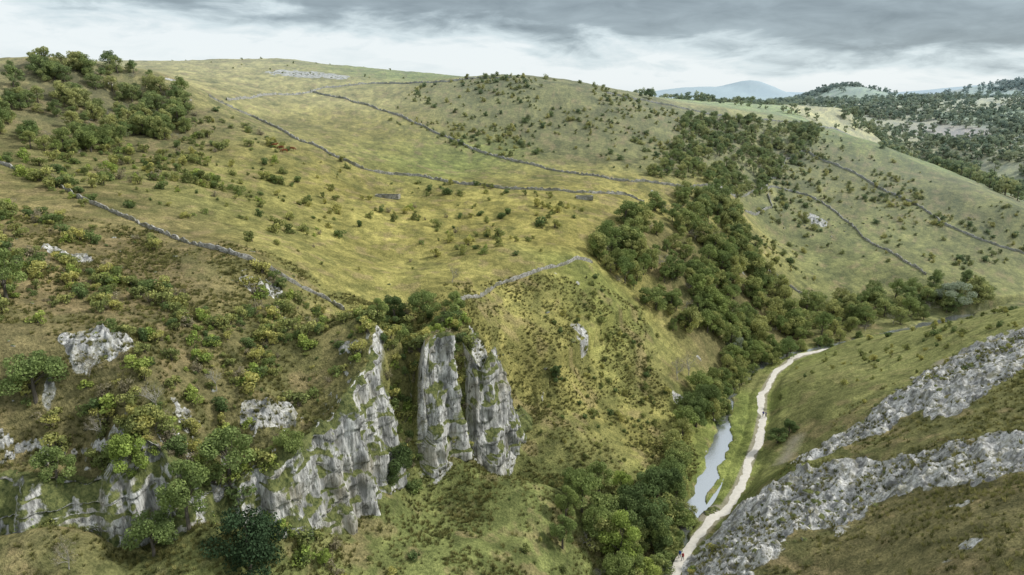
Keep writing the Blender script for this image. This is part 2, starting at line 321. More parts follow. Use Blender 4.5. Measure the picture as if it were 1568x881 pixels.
def tree_mesh(name,seed,leaf,h=9,cr=3.6,z0=.25,nl=5200,size=.34,nlobe=22,dens=1.0,lean=0,branches=9):
    rng=np.random.default_rng(seed);b=MB()
    tp=[(0,0,-.6)]+[(lean*h*k/5+rng.normal()*.12*k/3,rng.normal()*.1*k/3,h*.8*k/5) for k in range(1,6)]
    r0=h*.028; b.tube(tp,[r0*1.35,r0,r0*.8,r0*.62,r0*.42,r0*.15],7)
    cen=[];rad=[]
    for i in range(nlobe):
        z=z0+(1-z0)*rng.random()**.9; tt=(z-z0)/(1-z0); prof=math.sqrt(max(.05,1-(2*tt-.85)**2*.8)) if tt<.9 else .5
        a=rng.random()*6.283;q=cr*prof*(.35+.6*rng.random())
        cen.append((lean*h*z+q*math.cos(a),q*math.sin(a),h*(z*.9+.02)));rad.append(cr*(.22+.2*rng.random())*(1 if tt<.8 else .9))
    for i in range(min(branches,nlobe)):
        c=np.array(cen[i]);zz=max(.12*h,c[2]*.55);s0=np.array((lean*zz,0,zz));mid=(s0+c)/2+rng.normal(size=3)*.25;mid[2]-=.1*cr
        b.tube([s0,mid,c],[r0*.42,r0*.26,r0*.08],5)
    b.leaves(rng,cen,rad,int(nl*dens),size); return b.mesh(name,[M_bark,leaf])
def bare_mesh(name,seed,h=7,leaf=None,nl=350):
    rng=np.random.default_rng(seed);b=MB();ends=[]
    def br(p,d,L,r,lev):
        q=p+d*L*.5+rng.normal(size=3)*L*.05;e=q+d*L*.5+rng.normal(size=3)*L*.1;b.tube([p,q,e],[r,r*.75,r*.45],5 if lev<2 else 3)
        if lev>=4: ends.append(e);return
        for _ in range(3 if lev else 5):
            nd=d+rng.normal(size=3)*.55;nd[2]+=.15;nd/=np.linalg.norm(nd);st=p+(e-p)*(.5+.5*rng.random());br(st,nd,L*.68,r*.5,lev+1)
    br(np.array([0,0,-.4]),np.array([0,0,1.]),h*.38,h*.02,0)
    b.leaves(rng,ends,[.45]*len(ends),nl,.22); return b.mesh(name,[M_barkpale,leaf])
def bush_mesh(name,seed,leaf,nl=420,size=.26,h=2,w=1.1):
    rng=np.random.default_rng(seed);b=MB();n=8;cen=[];rad=[]
    for i in range(n):
        a=rng.random()*6.283;q=w*.75*rng.random();cen.append((q*math.cos(a),q*math.sin(a),h*(.18+.55*rng.random())));rad.append(w*(.28+.25*rng.random()))
        b.tube([(0,0,-.3),np.array(cen[-1])],[.06,.02],4)
    b.leaves(rng,cen,rad,nl,size,.85);return b.mesh(name,[M_bark,leaf])
def tuft_mesh(name,seed):
    rng=np.random.default_rng(seed);V=[];F=[]
    for i in range(26):
        a=rng.random()*6.283;q=.25*rng.random();p0=np.array([q*math.cos(a),q*math.sin(a),-.05]);o=np.array([math.cos(a),math.sin(a),0])*(.1+.25*rng.random());o[2]=.3+.3*rng.random();s=np.array([-math.sin(a),math.cos(a),0])*.05
        k=len(V);V+= [p0-s,p0+s,p0+o];F.append((k,k+1,k+2))
    b=MB();b.add(np.array(V),F,0,rng.random());return b.mesh(name,[L_grass])
def rock_mesh(name,seed):
    import bmesh
    bm=bmesh.new();bmesh.ops.create_icosphere(bm,subdivisions=3,radius=.5);rng=np.random.default_rng(seed);pl=rng.normal(size=(9,3));pl/=np.linalg.norm(pl,axis=1)[:,None];of=.28+.16*rng.random(9)
    for v in bm.verts:
        c=np.array(v.co)
        for q,o in zip(pl,of):
            d=c@q
            if d>o: c=c-q*(d-o)*.9
        v.co=Vector(c*(1,1,.75))
    me=bpy.data.meshes.new(name);bm.to_mesh(me);bm.free();me.materials.append(M_lime);return me
def coll(name,meshes):
    c=bpy.data.collections.new(name)
    for i,m in enumerate(meshes): c.objects.link(bpy.data.objects.new('%s_%02d'%(name,i),m))
    return c
near_defs=dict(
 ash=[tree_mesh('ash_a',1,L_mid),tree_mesh('ash_b',2,L_mid,h=10,cr=3.2)],
 bright=[tree_mesh('bright_a',3,L_bright,h=8.5,cr=3.0),tree_mesh('bright_b',4,L_bright,h=9,cr=3.3)],
 dark=[tree_mesh('dark_a',5,L_dark,cr=3.8,nl=6500),tree_mesh('dark_b',6,L_dark,h=9.5,cr=3.5,nl=6500)],
 yew=[tree_mesh('yew_a',7,L_yew,h=8,cr=4.0,z0=.05,nl=9000,nlobe=34,size=.3)],
 willow=[tree_mesh('willow_a',8,L_silver,h=9,cr=5,nl=7000)],
 bare=[bare_mesh('bare_a',9,7,L_dry),bare_mesh('bare_b',10,8,L_dry,150)])
c_wood=coll('woodland_kinds',[tree_mesh('wood_%d'%i,20+i,L_wood,h=8.6,cr=3.8,nl=2500,size=.46,z0=.12) for i in range(5)]+[tree_mesh('wood_m',31,L_mid,nl=2300,size=.46),bare_mesh('wood_b',32,8,L_dry,200)])
c_far=coll('far_tree_kinds',[tree_mesh('far_%d'%i,40+i,L_wood,h=9,cr=3.9,nl=600,size=.95,nlobe=12,z0=.1,branches=3) for i in range(4)])
c_bush=coll('thorn_kinds',[bush_mesh('bush_%d'%i,50+i,L_bush) for i in range(5)]+[bush_mesh('bushd',57,L_dark,500)])
c_scrub=coll('scrub_kinds',[bush_mesh('scr_%d'%i,60+i,L_bush) for i in range(3)]+[bush_mesh('scrb',65,L_bright),bush_mesh('scrm',66,L_mid),bush_mesh('scrd',67,L_dry,260,.2),bush_mesh('scrk',68,L_dark)])
c_tuft=coll('tuft_kinds',[tuft_mesh('tuft_%d'%i,70+i) for i in range(5)])
c_rock=coll('boulder_kinds',[rock_mesh('boulder_%d'%i,80+i) for i in range(5)])
# ---------------------------------------------------------------- scatter via geometry nodes
def scatter(name,c,P,S,seed=0,sink=.15,sq=None):
    P=np.asarray(P,float);S=np.asarray(S,float);rng=np.random.default_rng(seed);n=len(P)
    z=ground(P[:,0],P[:,1])-sink*S
    me=bpy.data.meshes.new(name);me.vertices.add(n);me.vertices.foreach_set('co',np.stack([P[:,0],P[:,1],z],1).astype(np.float32).ravel())
    a=me.attributes.new('rot','FLOAT_VECTOR','POINT');a.data.foreach_set('vector',np.stack([rng.normal(size=n)*.05,rng.normal(size=n)*.05,rng.random(n)*6.283],1).astype(np.float32).ravel())
    w=S*(.8+.45*rng.random(n)); a=me.attributes.new('scl','FLOAT_VECTOR','POINT');a.data.foreach_set('vector',np.stack([w,w*(.85+.3*rng.random(n)),S],1).astype(np.float32).ravel())
    a=me.attributes.new('idx','INT','POINT');a.data.foreach_set('value',rng.integers(0,len(c.objects),n).astype(np.int32))
    o=link(bpy.data.objects.new(name,me)); g=bpy.data.node_groups.new(name,'GeometryNodeTree')
    g.interface.new_socket('Geometry',in_out='INPUT',socket_type='NodeSocketGeometry');g.interface.new_socket('Geometry',in_out='OUTPUT',socket_type='NodeSocketGeometry')
    N=g.nodes.new;Lk=g.links.new;i=N('NodeGroupInput');u=N('NodeGroupOutput');ip=N('GeometryNodeInstanceOnPoints');ci=N('GeometryNodeCollectionInfo');ci.inputs[0].default_value=c;ci.inputs['Separate Children'].default_value=True;ci.inputs['Reset Children'].default_value=True
    ip.inputs['Pick Instance'].default_value=True
    def na_(nm,ty):
        q=N('GeometryNodeInputNamedAttribute');q.data_type=ty;q.inputs['Name'].default_value=nm;return q.outputs['Attribute']
    er=N('FunctionNodeEulerToRotation');Lk(na_('rot','FLOAT_VECTOR'),er.inputs[0]);Lk(er.outputs[0],ip.inputs['Rotation']);Lk(na_('scl','FLOAT_VECTOR'),ip.inputs['Scale']);Lk(na_('idx','INT'),ip.inputs['Instance Index'])
    Lk(i.outputs[0],ip.inputs['Points']);Lk(ci.outputs[0],ip.inputs['Instance']);Lk(ip.outputs[0],u.inputs[0])
    md=o.modifiers.new('scatter','NODES');md.node_group=g;return o
def inpoly(x,y,poly):
    r=np.zeros(x.shape,bool);n=len(poly)
    for i in range(n):
        x1,y1=poly[i];x2,y2=poly[(i+1)%n]
        c=((y1>y)!=(y2>y))&(x<(x2-x1)*(y-y1)/(y2-y1+1e-12)+x1);r^=c
    return r
def clear(x,y,pm=2.6,rm=2.6):
    a,_=polydist(x,y,path,1.0,10);b,_=polydist(x,y,riv,1.0,10);return (a>pm)&(b>rm)
def pts_poly(poly,n,seed,cl=0,pm=2.6,rm=2.6):
    rng=np.random.default_rng(seed);q=np.array(poly);lo=q.min(0);hi=q.max(0);x=lo[0]+(hi[0]-lo[0])*rng.random(n*8);y=lo[1]+(hi[1]-lo[1])*rng.random(n*8)
    m=inpoly(x,y,poly)&clear(x,y,pm,rm)
    if cl: m&=(fbm(x/cl,y/cl,2,seed)+.22*rng.normal(size=len(x)))>0
    return np.stack([x[m],y[m]],1)[:n]
def pts_ell(cx,cy,rx,ry,n,seed,cl=0,pm=2.6):
    rng=np.random.default_rng(seed);x=cx+rx*rng.normal(size=n*5)*.6;y=cy+ry*rng.normal(size=n*5)*.6;m=clear(x,y,pm)
    if cl: m&=(fbm(x/cl,y/cl,2,seed)+.3*rng.normal(size=len(x)))>.05
    return np.stack([x[m],y[m]],1)[:n]
def sc(n,a,b,seed,p=1.6):
    return a+(b-a)*np.random.default_rng(seed+500).random(n)**p
T1=[(-205,262),(-176,284),(-167,306),(-147,303),(-134,300),(-123,263),(-131,239),(-138,208),(-180,225)]
T2=[(23,211),(53,272),(78,307),(101,322),(106,284),(114,265),(104,237),(86,222),(78,213),(58,206),(44,196),(37,205)]
T3=[(109,441),(161,475),(215,490),(200,457),(158,400),(136,368),(101,330),(60,312),(80,350),(94,393)]
T4=[(126,272),(151,280),(199,283),(205,266),(167,257),(126,240),(100,230),(96,238)]
T5=[(60,182),(53,172),(48,162),(43,150),(38,138),(32,126),(24,112),(18,104),(12,108),(20,122),(22,118),(32,136),(40,152),(48,170),(54,184)]
T6=[(52,168),(57,167),(63,178),(69,190),(78,202),(92,214),(98,224),(86,224),(70,206),(60,190)]
T7=[(14,104),(24,100),(34,118),(40,130),(36,134),(24,122),(14,112)]
def multi(name,c,parts,seed):
    P=np.concatenate([a for a,b in parts]);S=np.concatenate([b for a,b in parts]);return scatter(name,c,P,S,seed)
def part(P,a,b,seed,p=1.6): return (P,sc(len(P),a,b,seed,p))
rb_=[];rg=np.random.default_rng(15)
for a,b,n in (((57,167),(62,180),10),((62,180),(77,205),18),((77,205),(95,220),16),((95,220),(130,236),16)):
    for k in range(n):
        f=rg.random();rb_.append((a[0]+(b[0]-a[0])*f-1.6+rg.normal()*1.0,a[1]+(b[1]-a[1])*f+1.0+rg.normal()*.8))
rb_=np.array(rb_)
rc_=[]
for a,b,n in (((22,101),(28,109),11),((28,109),(37,124.5),21)):
    for k in range(n):
        f=rg.random();rc_.append((a[0]+(b[0]-a[0])*f-.7+rg.normal()*.5,a[1]+(b[1]-a[1])*f-.2+rg.normal()*.5))
rc_=np.array(rc_)
multi('hillside_woodland',c_wood,[part(pts_poly(T1,270,1,20),.4,.95,1),part(pts_poly(T2,230,2,14),.5,1.1,2,1),part(pts_poly(T2,170,22),.35,.7,22,1),part(pts_poly(T4,90,4),.55,1.05,4,1),part(pts_poly(T5,46,5),.45,.85,5,1),
 part(pts_poly(T6,46,6,0,2.2,1.2),.4,.75,6,1),part(pts_poly(T7,24,7,0,2.4,1.0),.5,.85,7,1),part(rb_,.3,.6,8,1),part(rc_,.35,.62,9,1)],1)
multi('hilltop_wood',c_wood,[part(pts_poly(T3,480,3),.33,.75,3,1)],2)
far=[part(pts_poly([(300,430),(620,430),(800,700),(650,950),(420,950),(330,720),(300,560)],1250,6,45),.7,1.3,6,1),
     part(pts_poly([(290,400),(520,400),(620,560),(520,640),(360,600),(300,500)],520,61),.7,1.3,61,1)]
rng=np.random.default_rng(77);hp=[]
for i in range(240):
    x0=rng.uniform(-50,2100);y0=rng.uniform(620,2700)
    if x0<y0*.05: continue
    a=rng.choice([.1,1.6])+rng.normal()*.25;L=rng.uniform(60,260);n=int(L/7);tt=np.linspace(0,L,n);k=rng.random(n)>.2;hp.append(np.stack([x0+np.cos(a)*tt+rng.normal(size=n)*2,y0+np.sin(a)*tt+rng.normal(size=n)*2],1)[k])
hp=np.concatenate(hp);far.append(part(hp,.45,1.2,8,1))
for i in range(34):
    y0=rng.uniform(800,2700);x0=y0*rng.uniform(.25,.82);far.append(part(pts_ell(x0,y0,80,45,80,300+i),.9,1.6,9,1))
far.append(part(pts_ell(698,1500,110,60,220,340),.8,1.2,10,1))
multi('distant_trees',c_far,far,3)
multi('hawthorn_bushes',c_bush,[
 part(pts_poly([(-70,372),(-20,335),(60,318),(100,345),(110,440),(60,440),(-10,455),(-60,440)],560,11,30),.6,1.8,11,2.4),
 part(pts_poly([(112,290),(180,285),(262,330),(262,372),(240,450),(200,500),(170,440),(150,390),(118,330)],520,12,30),.5,1.9,12,2.0),
 part(pts_ell(108,175,30,30,95,13,0,3.5),.4,1.1,13),
 part(pts_poly([(-60,150),(20,205),(30,270),(-60,285),(-130,300),(-120,220),(-100,165)],190,14,18),.5,1.9,14,2),
 part(pts_poly([(8,150),(20,140),(42,165),(44,195),(28,200),(8,178)],120,15,8),.35,1.1,15),
 part(pts_poly([(-30,82),(0,80),(30,112),(38,150),(8,146),(-4,120),(-18,100)],80,16,8),.3,.9,16),
 part(pts_poly([(-300,480),(-60,480),(-60,600),(-300,640)],25,17),.6,1.4,17)],4)
gp=[]
rg=np.random.default_rng(5)
for k in range(90):
    y=rg.uniform(109,127);gp.append((-20.5+rg.normal()*1.6,y))
for k in range(44):
    gp.append((-10.4+rg.normal()*1.0,rg.uniform(117,131)))
gp=np.array(gp)
multi('hillside_scrub',c_scrub,[
 part(pts_poly([(-105,82),(-66,82),(-50,86),(-36,90),(-30,103),(-24,118),(-26,138),(-45,135),(-70,142),(-110,150)],850,21,9),.35,1.6,21,2.0),
 part(pts_poly([(-145,190),(-100,158),(-80,160),(-70,230),(-100,290),(-130,290),(-130,235)],260,22,16),.5,2.0,22),
 part(pts_poly([(-60,160),(10,195),(10,240),(-50,250),(-90,200)],60,28,14),.6,1.8,28),
 part(pts_poly([(-30,120),(-22,118),(-12,124),(-6,134),(-14,142),(-28,140)],130,23),.6,1.9,23,1),
 part(gp,.5,1.3,24,1),
 part(pts_ell(-45,86,16,3,130,25),.5,1.6,25,1),
 part(pts_poly([(-100,76),(-60,79),(-40,84),(-42,80),(-60,76),(-100,72)],60,26),.5,1.3,26),
 part(pts_ell(28,118,6,14,60,27,0,2.2),.4,1.0,27)],5)
rp=np.array([(-9+rng.normal()*6,440+rng.normal()*5) for _ in range(12)]+[(rng.uniform(-40,90),447+rng.normal()*6) for _ in range(28)])
multi('ridge_bushes',c_bush,[part(rp,.9,2.2,28,1)],6)
tp=np.concatenate([pts_poly([(-100,60),(30,60),(46,150),(40,200),(0,180),(-30,150),(-110,150)],22000,31,7),pts_poly([(30,100),(50,60),(110,60),(120,150),(80,150),(50,120)],5000,32,7)])
scatter('grass_tussocks',c_tuft,tp,sc(len(tp),.5,1.3,33),7,0)
bp=np.concatenate([pts_ell(-140,487,25,8,120,41),pts_ell(95,140,25,6,90,42),pts_ell(50,106,15,10,160,43),pts_ell(-51,129,5,3,25,44),pts_poly([(-100,80),(-30,85),(5,147),(40,190),(-10,170),(-100,150)],70,45),pts_ell(165,350,22,18,60,46),pts_ell(42,126,2,2,14,48,0,1.0)])
scatter('limestone_boulders',c_rock,bp,sc(len(bp),.4,1.8,47,2.5),8,.1)
# ---------------------------------------------------------------- single trees: kind,name,x,y,scale,width,variant
def tree(kind,name,x,y,s,k=0,rot=0,sx=1):
    ms=near_defs[kind];o=link(bpy.data.objects.new(name,ms[k%len(ms)]));o.location=(x,y,ground(x,y)[0]-.2);o.scale=(s*sx,s*sx,s);o.rotation_euler=(0,0,rot)
TR=[('yew','yew_tree',-35,78,1.15,1,0),('ash','ash_tree',-40,86,.95,1.15,1),('bright','sycamore_tree',-51,82,1.0,.8,0),('ash','ash_tree',-43,79,1.1,.85,1),('dark','holly_tree',-20.5,108,1.0,.85,0),
('ash','ash_tree',-66,87,.85,1.2,0),('ash','ash_tree',-78,101,.9,1,1),('dark','alder_tree',26,119,1.15,1.1,0),('dark','alder_tree',30,125,1.1,1.1,1),('bright','field_maple_tree',20,108,1.2,.9,1),('ash','ash_tree',13.5,116,1.1,.8,0),
('dark','alder_tree',28,113.5,.85,1.1,1),('ash','ash_tree',10,111,.8,.8,1),('dark','alder_tree',53,171,1.0,1,0),('dark','alder_tree',48,162,.9,1,1),('dark','alder_tree',22,115,1.0,1,0),('ash','alder_tree',35,133,.8,1,0),
('ash','ash_tree',82,215,.75,1.0,0),('dark','hawthorn_tree',11,156,.5,1,1),('bare','birch_tree',-15,166,.8,1,0),('bare','dead_tree',47,180,1.1,1,0),('bare','dead_tree',51,184,1.2,1,1),('bare','dead_tree',-46,98,.6,1,1),('bare','dead_tree',-54,71,.8,.8,0),
('willow','willow_tree',181,268,1.15,1.3,0),('dark','hilltop_tree',89,460,.75,1.1,0),('ash','ash_tree',-19,140,.8,1.1,0),('dark','hawthorn_tree',-25,138,.7,1.1,1),('ash','ash_tree',-12,138,.7,1.1,1),('bright','sapling_tree',-27,84,.35,1,0),
('dark','hawthorn_tree',65,151,.42,1.6,0),('dark','hawthorn_tree',68,152,.4,1.4,1),('bare','dead_tree',-57,86,.7,1,0),('ash','ash_tree',-33,91,.6,1,0),('bright','field_maple_tree',24,104,.8,1,0),('ash','ash_tree',-22,124,.7,.9,0),('bright','field_maple_tree',-15,128,.5,1,1),
('bare','dead_tree',-50,88,.8,1,1),('bare','dead_tree',-60,90,.7,1,0),('ash','ash_tree',18,125,.8,1,1),('ash','ash_tree',16,111,.9,.9,0),('ash','ash_tree',-25,121,.6,1,1),('willow','goat_willow_tree',74,212,.7,.8,0),('bright','field_maple_tree',44,156,.6,1,0),
('ash','ash_tree',12,121,.7,.9,0),('bright','field_maple_tree',23,127,.7,.9,1),('ash','ash_tree',9,105,.7,1,1),('dark','alder_tree',33,129,.9,1,0),('ash','ash_tree',-47,77,.8,1,0),('ash','ash_tree',-60,80,.7,1,1),('ash','ash_tree',19,103,.8,1,0)]
for i,(k,n,x,y,s,sx,v) in enumerate(TR): tree(k,n,x,y,s,v,i*1.3,sx)
# ---------------------------------------------------------------- limestone cliffs (separate carved rock faces in front of the step)
def cliff(name,p0,p1):
    D,par=dense(CL,.3); sel=(par>=p0)&(par<=p1); q=smooth(D,14)[sel]; pr=par[sel]; N=normals(q); n=len(q); s=np.arange(n)*.3+p0*7
    flute=ridged(s/8,s*0,2,201); fl2=ridged(s/2.9,s*0,2,205)
    zb=smooth(ground(*(q-N*3.2).T),6)-.8; zt=smooth(ground(*(q+N*3.2).T),4)+1.2*(fbm(s/3,s*0,3,207))
    m=90;V=np.zeros((m+6,n,3)); e0=np.minimum(s-s[0],s[-1]-s); endf=np.minimum(1,e0/2.5)
    for k in range(m+6):
        tt=min(k/(m-1),1)
        z=zb+(zt-zb)*tt
        d=-2.8+3.9*tt**1.15
        dis=2.4*(flute-.45)*(1-.35*tt)+1.3*(fl2-.45)+1.6*fbm(s/5,z/9,3,211)+.8*fbm(s/1.7,z/4,3,221)+.5*ridged(s/.9,z/3.4,2,231)+.25*np.sign(np.sin(z*1.1+fbm(s/6,z/6,2,241)*4))*.8
        off=d-dis*endf*(1 if tt<1 else .4)-.5+(1-endf)*2.5
        if k>=m: off=d+(k-m+1)*.9
        V[k,:,0]=q[:,0]+N[:,0]*off;V[k,:,1]=q[:,1]+N[:,1]*off;V[k,:,2]=z
        if k>=m: V[k,:,2]=ground(V[k,:,0],V[k,:,1])-.2*(k-m+1)+.25
    cm=grid_mesh(name,m+6,n,V.reshape(-1,3));cm.materials.append(M_lime);o=link(bpy.data.objects.new(name,cm));return o
cliff('limestone_cliff',.3,4.9);cliff('limestone_cliff',4.6,8.7); cliff('limestone_cliff',10.7,12.55);cliff('limestone_cliff',13.15,15.9)
# ---------------------------------------------------------------- dry stone walls
def wall(pl,name='dry_stone_wall',h=1.25,w=.6):
    q,_=dense(pl,.8);q=smooth(q,10);N=normals(q);n=len(q);rng=np.random.default_rng(n)
    q=q+N*(fbm(np.arange(n)/14.,np.full(n,float(n)),3,3)*1.2)[:,None]
    hh=h*(1+.2*rng.normal(size=n));hh=np.where(rng.random(n)<.07,hh*.35,hh);V=np.zeros((n,6,3));prof=[(-.5,-.6),(-.46,.5),(-.3,1.),(.3,1.02),(.46,.5),(.5,-.6)]
    g=ground(q[:,0],q[:,1])
    for k,(a,b) in enumerate(prof):
        x=q[:,0]+N[:,0]*(a*w+rng.normal(size=n)*.06);y=q[:,1]+N[:,1]*(a*w+rng.normal(size=n)*.06);V[:,k]=np.stack([x,y,g+b*hh],1)
    wm=grid_mesh(name,n,6,V.reshape(-1,3));wm.materials.append(M_wall);wm.polygons.foreach_set('use_smooth',np.zeros(len(wm.polygons),bool));link(bpy.data.objects.new(name,wm))
WL=[[(-141,190),(-123,179),(-102,163),(-88,156),(-73,146),(-58,136),(-53,137),(-48,138),(-44,141),(-39,143),(-36,141)],
[(-13,151),(-12,157),(-7,169),(-3,176),(5,182),(12,189),(24,205)],
[(-134,314),(-121,328),(-98,304),(-75,282),(-60,281),(-50,284),(-37,288),(-22,278),(-6,273),(12,273),(30,274),(48,284),(55,283)],
[(-122,430),(-101,414),(-78,394),(-59,379),(-42,360),(-21,343),(2,327),(20,317),(34,309),(51,303),(73,311),(99,328),(136,373),(152,396),(170,429)],
[(-137,339),(-134,400),(-115,441),(-87,463),(-67,457)],
[(139,374),(146,381),(158,384),(167,379),(173,362),(174,341),(176,321),(180,304),(182,290)],
[(139,370),(136,356),(115,335)],[(99,276),(110,281),(118,279),(125,278),(129,273)],[(217,367),(223,346),(233,333),(250,325)],[(170,429),(186,440)],
[(58,433),(81,446),(109,460),(157,475),(220,507),(300,600)],[(-67,457),(-40,447),(0,449)],[(186,440),(205,410),(217,367)]]
for i,w_ in enumerate(WL): wall(w_,h=.85 if i<2 else 1.0,w=.45 if i<2 else .55)
# ---------------------------------------------------------------- path and river
q,_=dense(path,.5);q=smooth(q,12);N=normals(q);n=len(q);qc=q+N*(fbm(np.arange(n)/16.,np.zeros(n),3,19)*1.3*np.minimum(1,np.minimum(np.arange(n),np.arange(n)[::-1])/8))[:,None]
V=np.zeros((n,5,3)); wj=.85+.3*fbm(np.arange(n)/5.,np.zeros(n),3,9)
for k,a in enumerate((-1,-.5,0,.5,1)):
    wk=wj*(1+.25*fbm(np.arange(n)/2.,np.full(n,k*3.),2,29))
    V[:,k,0]=qc[:,0]+N[:,0]*a*wk;V[:,k,1]=qc[:,1]+N[:,1]*a*wk;V[:,k,2]=ground(V[:,k,0],V[:,k,1])
V[:,:,2]=smooth(V[:,:,2].max(1),4)[:,None]+.07-np.array([.05,0,-0.01,0,.05])
pm=grid_mesh('footpath',n,5,V.reshape(-1,3));pm.materials.append(M_gravel);link(bpy.data.objects.new('footpath',pm))
PC=qc;PZ=V[:,2,2]
q,_=dense(riv,1.5);q=smooth(q,8);N=normals(q);n=len(q);V=np.zeros((n,3,3))
for k,a in enumerate((-1,0,1)):
    V[:,k,0]=q[:,0]+N[:,0]*a*3.6;V[:,k,1]=q[:,1]+N[:,1]*a*3.6;V[:,k,2]=.12
wm=grid_mesh('river',n,3,V.reshape(-1,3));wm.flip_normals();wm.materials.append(M_water);link(bpy.data.objects.new('river',wm))
# ---------------------------------------------------------------- skinned figures
def skinned(name,J,E,mat,sub=2):
    me=bpy.data.meshes.new(name);ks=list(J);me.from_pydata([J[k][:3] for k in ks],[(ks.index(a),ks.index(b)) for a,b in E],[])
    o=link(bpy.data.objects.new(name,me));md=o.modifiers.new('skin','SKIN');md.use_smooth_shade=True
    for k,v in zip(ks,me.skin_vertices[0].data): v.radius=(J[k][3],J[k][4] if len(J[k])>4 else J[k][3]);v.use_root=(k==ks[0])
    s=o.modifiers.new('sub','SUBSURF');s.levels=s.render_levels=sub;me.materials.append(mat);return o
def clothes(name,jacket,trousers,hair):
    t=NT(name);tc=t.n('ShaderNodeTexCoord');sx=t.n('ShaderNodeSeparateXYZ');t.l(tc.outputs['Object'],sx.inputs[0]);z=sx.outputs['Z'];ax=t.math('ABSOLUTE',sx.outputs['X'])
    def st(a): return t.math('GREATER_THAN',z,a)
    c=t.mix(st(.1),(.05,.035,.02),trousers);c=t.mix(st(.93),c,jacket);c=t.mix(st(1.5),c,(.5,.32,.24));c=t.mix(st(1.7),c,hair)
    hand=t.math('MULTIPLY',t.math('GREATER_THAN',ax,.2),t.math('LESS_THAN',z,1.0));c=t.mix(hand,c,(.5,.32,.24));t.bsdf(c,.8);return t.m
def hiker(i,x,y,z,ang,jacket,trousers,pack,hair=(.05,.03,.02)):
    e=link(bpy.data.objects.new('hiker',None));e.location=(x,y,z);e.rotation_euler=(0,0,ang)
    J=dict(pel=(0,0,.95,.15,.12),sp=(0,0,1.15,.14,.11),ch=(0,.0,1.36,.17,.12),nk=(0,.02,1.5,.06),hd=(0,.04,1.6,.085,.1),tp=(0,.03,1.7,.08,.09),
     no=(0,.14,1.62,.014),hl=(.1,0,.88,.095),kl=(.11,.2,.5,.062),al=(.11,.26,.1,.045),tl=(.12,.42,.05,.04),hr=(-.1,0,.88,.095),kr=(-.11,.03,.48,.062),ar=(-.11,-.3,.16,.045),tr=(-.12,-.2,.05,.04),
     sl=(.2,0,1.4,.075),el=(.26,-.14,1.14,.05),wl=(.25,-.06,.92,.032),pl=(.25,-.04,.86,.04),sr=(-.2,0,1.4,.075),er=(-.26,.06,1.13,.05),wr=(-.25,.26,.98,.032),pr=(-.25,.31,.94,.04))
    E=[('pel','sp'),('sp','ch'),('ch','nk'),('nk','hd'),('hd','tp'),('hd','no'),('pel','hl'),('hl','kl'),('kl','al'),('al','tl'),('pel','hr'),('hr','kr'),('kr','ar'),('ar','tr'),('ch','sl'),('sl','el'),('el','wl'),('wl','pl'),('ch','sr'),('sr','er'),('er','wr'),('wr','pr')]
    b=skinned('body',J,E,clothes('clothes_%d'%i,jacket,trousers,hair));b.parent=e
    for sd,(px,py,pz) in ((1,(.25,-.04,.86)),(-1,(-.25,.31,.94))):
        for f in range(5):
            oy=(f-1.5)*.022 if f<4 else -.05; L=(.075,.085,.08,.062,.05)[f]; dz=-1 if f<4 else -.7
            F=dict(a=(px,py+oy*.7,pz-.02,.011),b=(px+sd*.004,py+oy,pz-.02+dz*L*.55,.0095),c=(px-sd*.015,py+oy*1.05+(.02 if f==4 else 0),pz-.02+dz*L,.008))
            g=skinned('finger_%d'%(f+1),F,[('a','b'),('b','c')],b.data.materials[0],1);g.parent=e
    import bmesh
    bm=bmesh.new();bmesh.ops.create_cube(bm,size=1);
    for v in bm.verts: v.co=Vector((v.co.x*(.3 if v.co.z<0 else .24),v.co.y*.2-.22,v.co.z*.5+1.22))
    bmesh.ops.bevel(bm,geom=list(bm.edges),offset=.05,segments=3,affect='EDGES')
    pmh=bpy.data.meshes.new('backpack');bm.to_mesh(pmh);bm.free();t=NT('pack_%d'%i);t.bsdf(pack,.7);pmh.materials.append(t.m);k=link(bpy.data.objects.new('backpack',pmh));k.parent=e
def on_path(y,side=0):
    i=int(np.argmin(np.abs(PC[:,1]-y)));d=PC[min(i+2,len(PC)-1)]-PC[max(i-2,0)];a=math.atan2(-d[0],d[1]);n=np.array([-d[1],d[0]])/np.linalg.norm(d)
    return PC[i,0]+n[0]*side,PC[i,1]+n[1]*side,PZ[i],a
for i,(y,sd,fl,jk,tr_,pk) in enumerate([(111.2,.3,math.pi,(.02,.10,.35),(.04,.05,.09),(.05,.05,.06)),(110.6,-.4,math.pi,(.42,.05,.05),(.05,.05,.06),(.3,.05,.04)),(171,.3,0,(.03,.05,.3),(.02,.02,.03),(.02,.03,.2)),(170.2,-.3,0,(.04,.05,.12),(.03,.03,.05),(.3,.3,.32))]):
    x,yy,z,a=on_path(y,sd);hiker(i,x,yy,z,a+fl,jk,tr_,pk)
t=NT('cow_hide');t.bsdf(t.mix(t.noise(1.2,2,.5,t.n('ShaderNodeTexCoord').outputs['Object']),(.16,.055,.025),(.25,.09,.04)),.8);M_cow=t.m
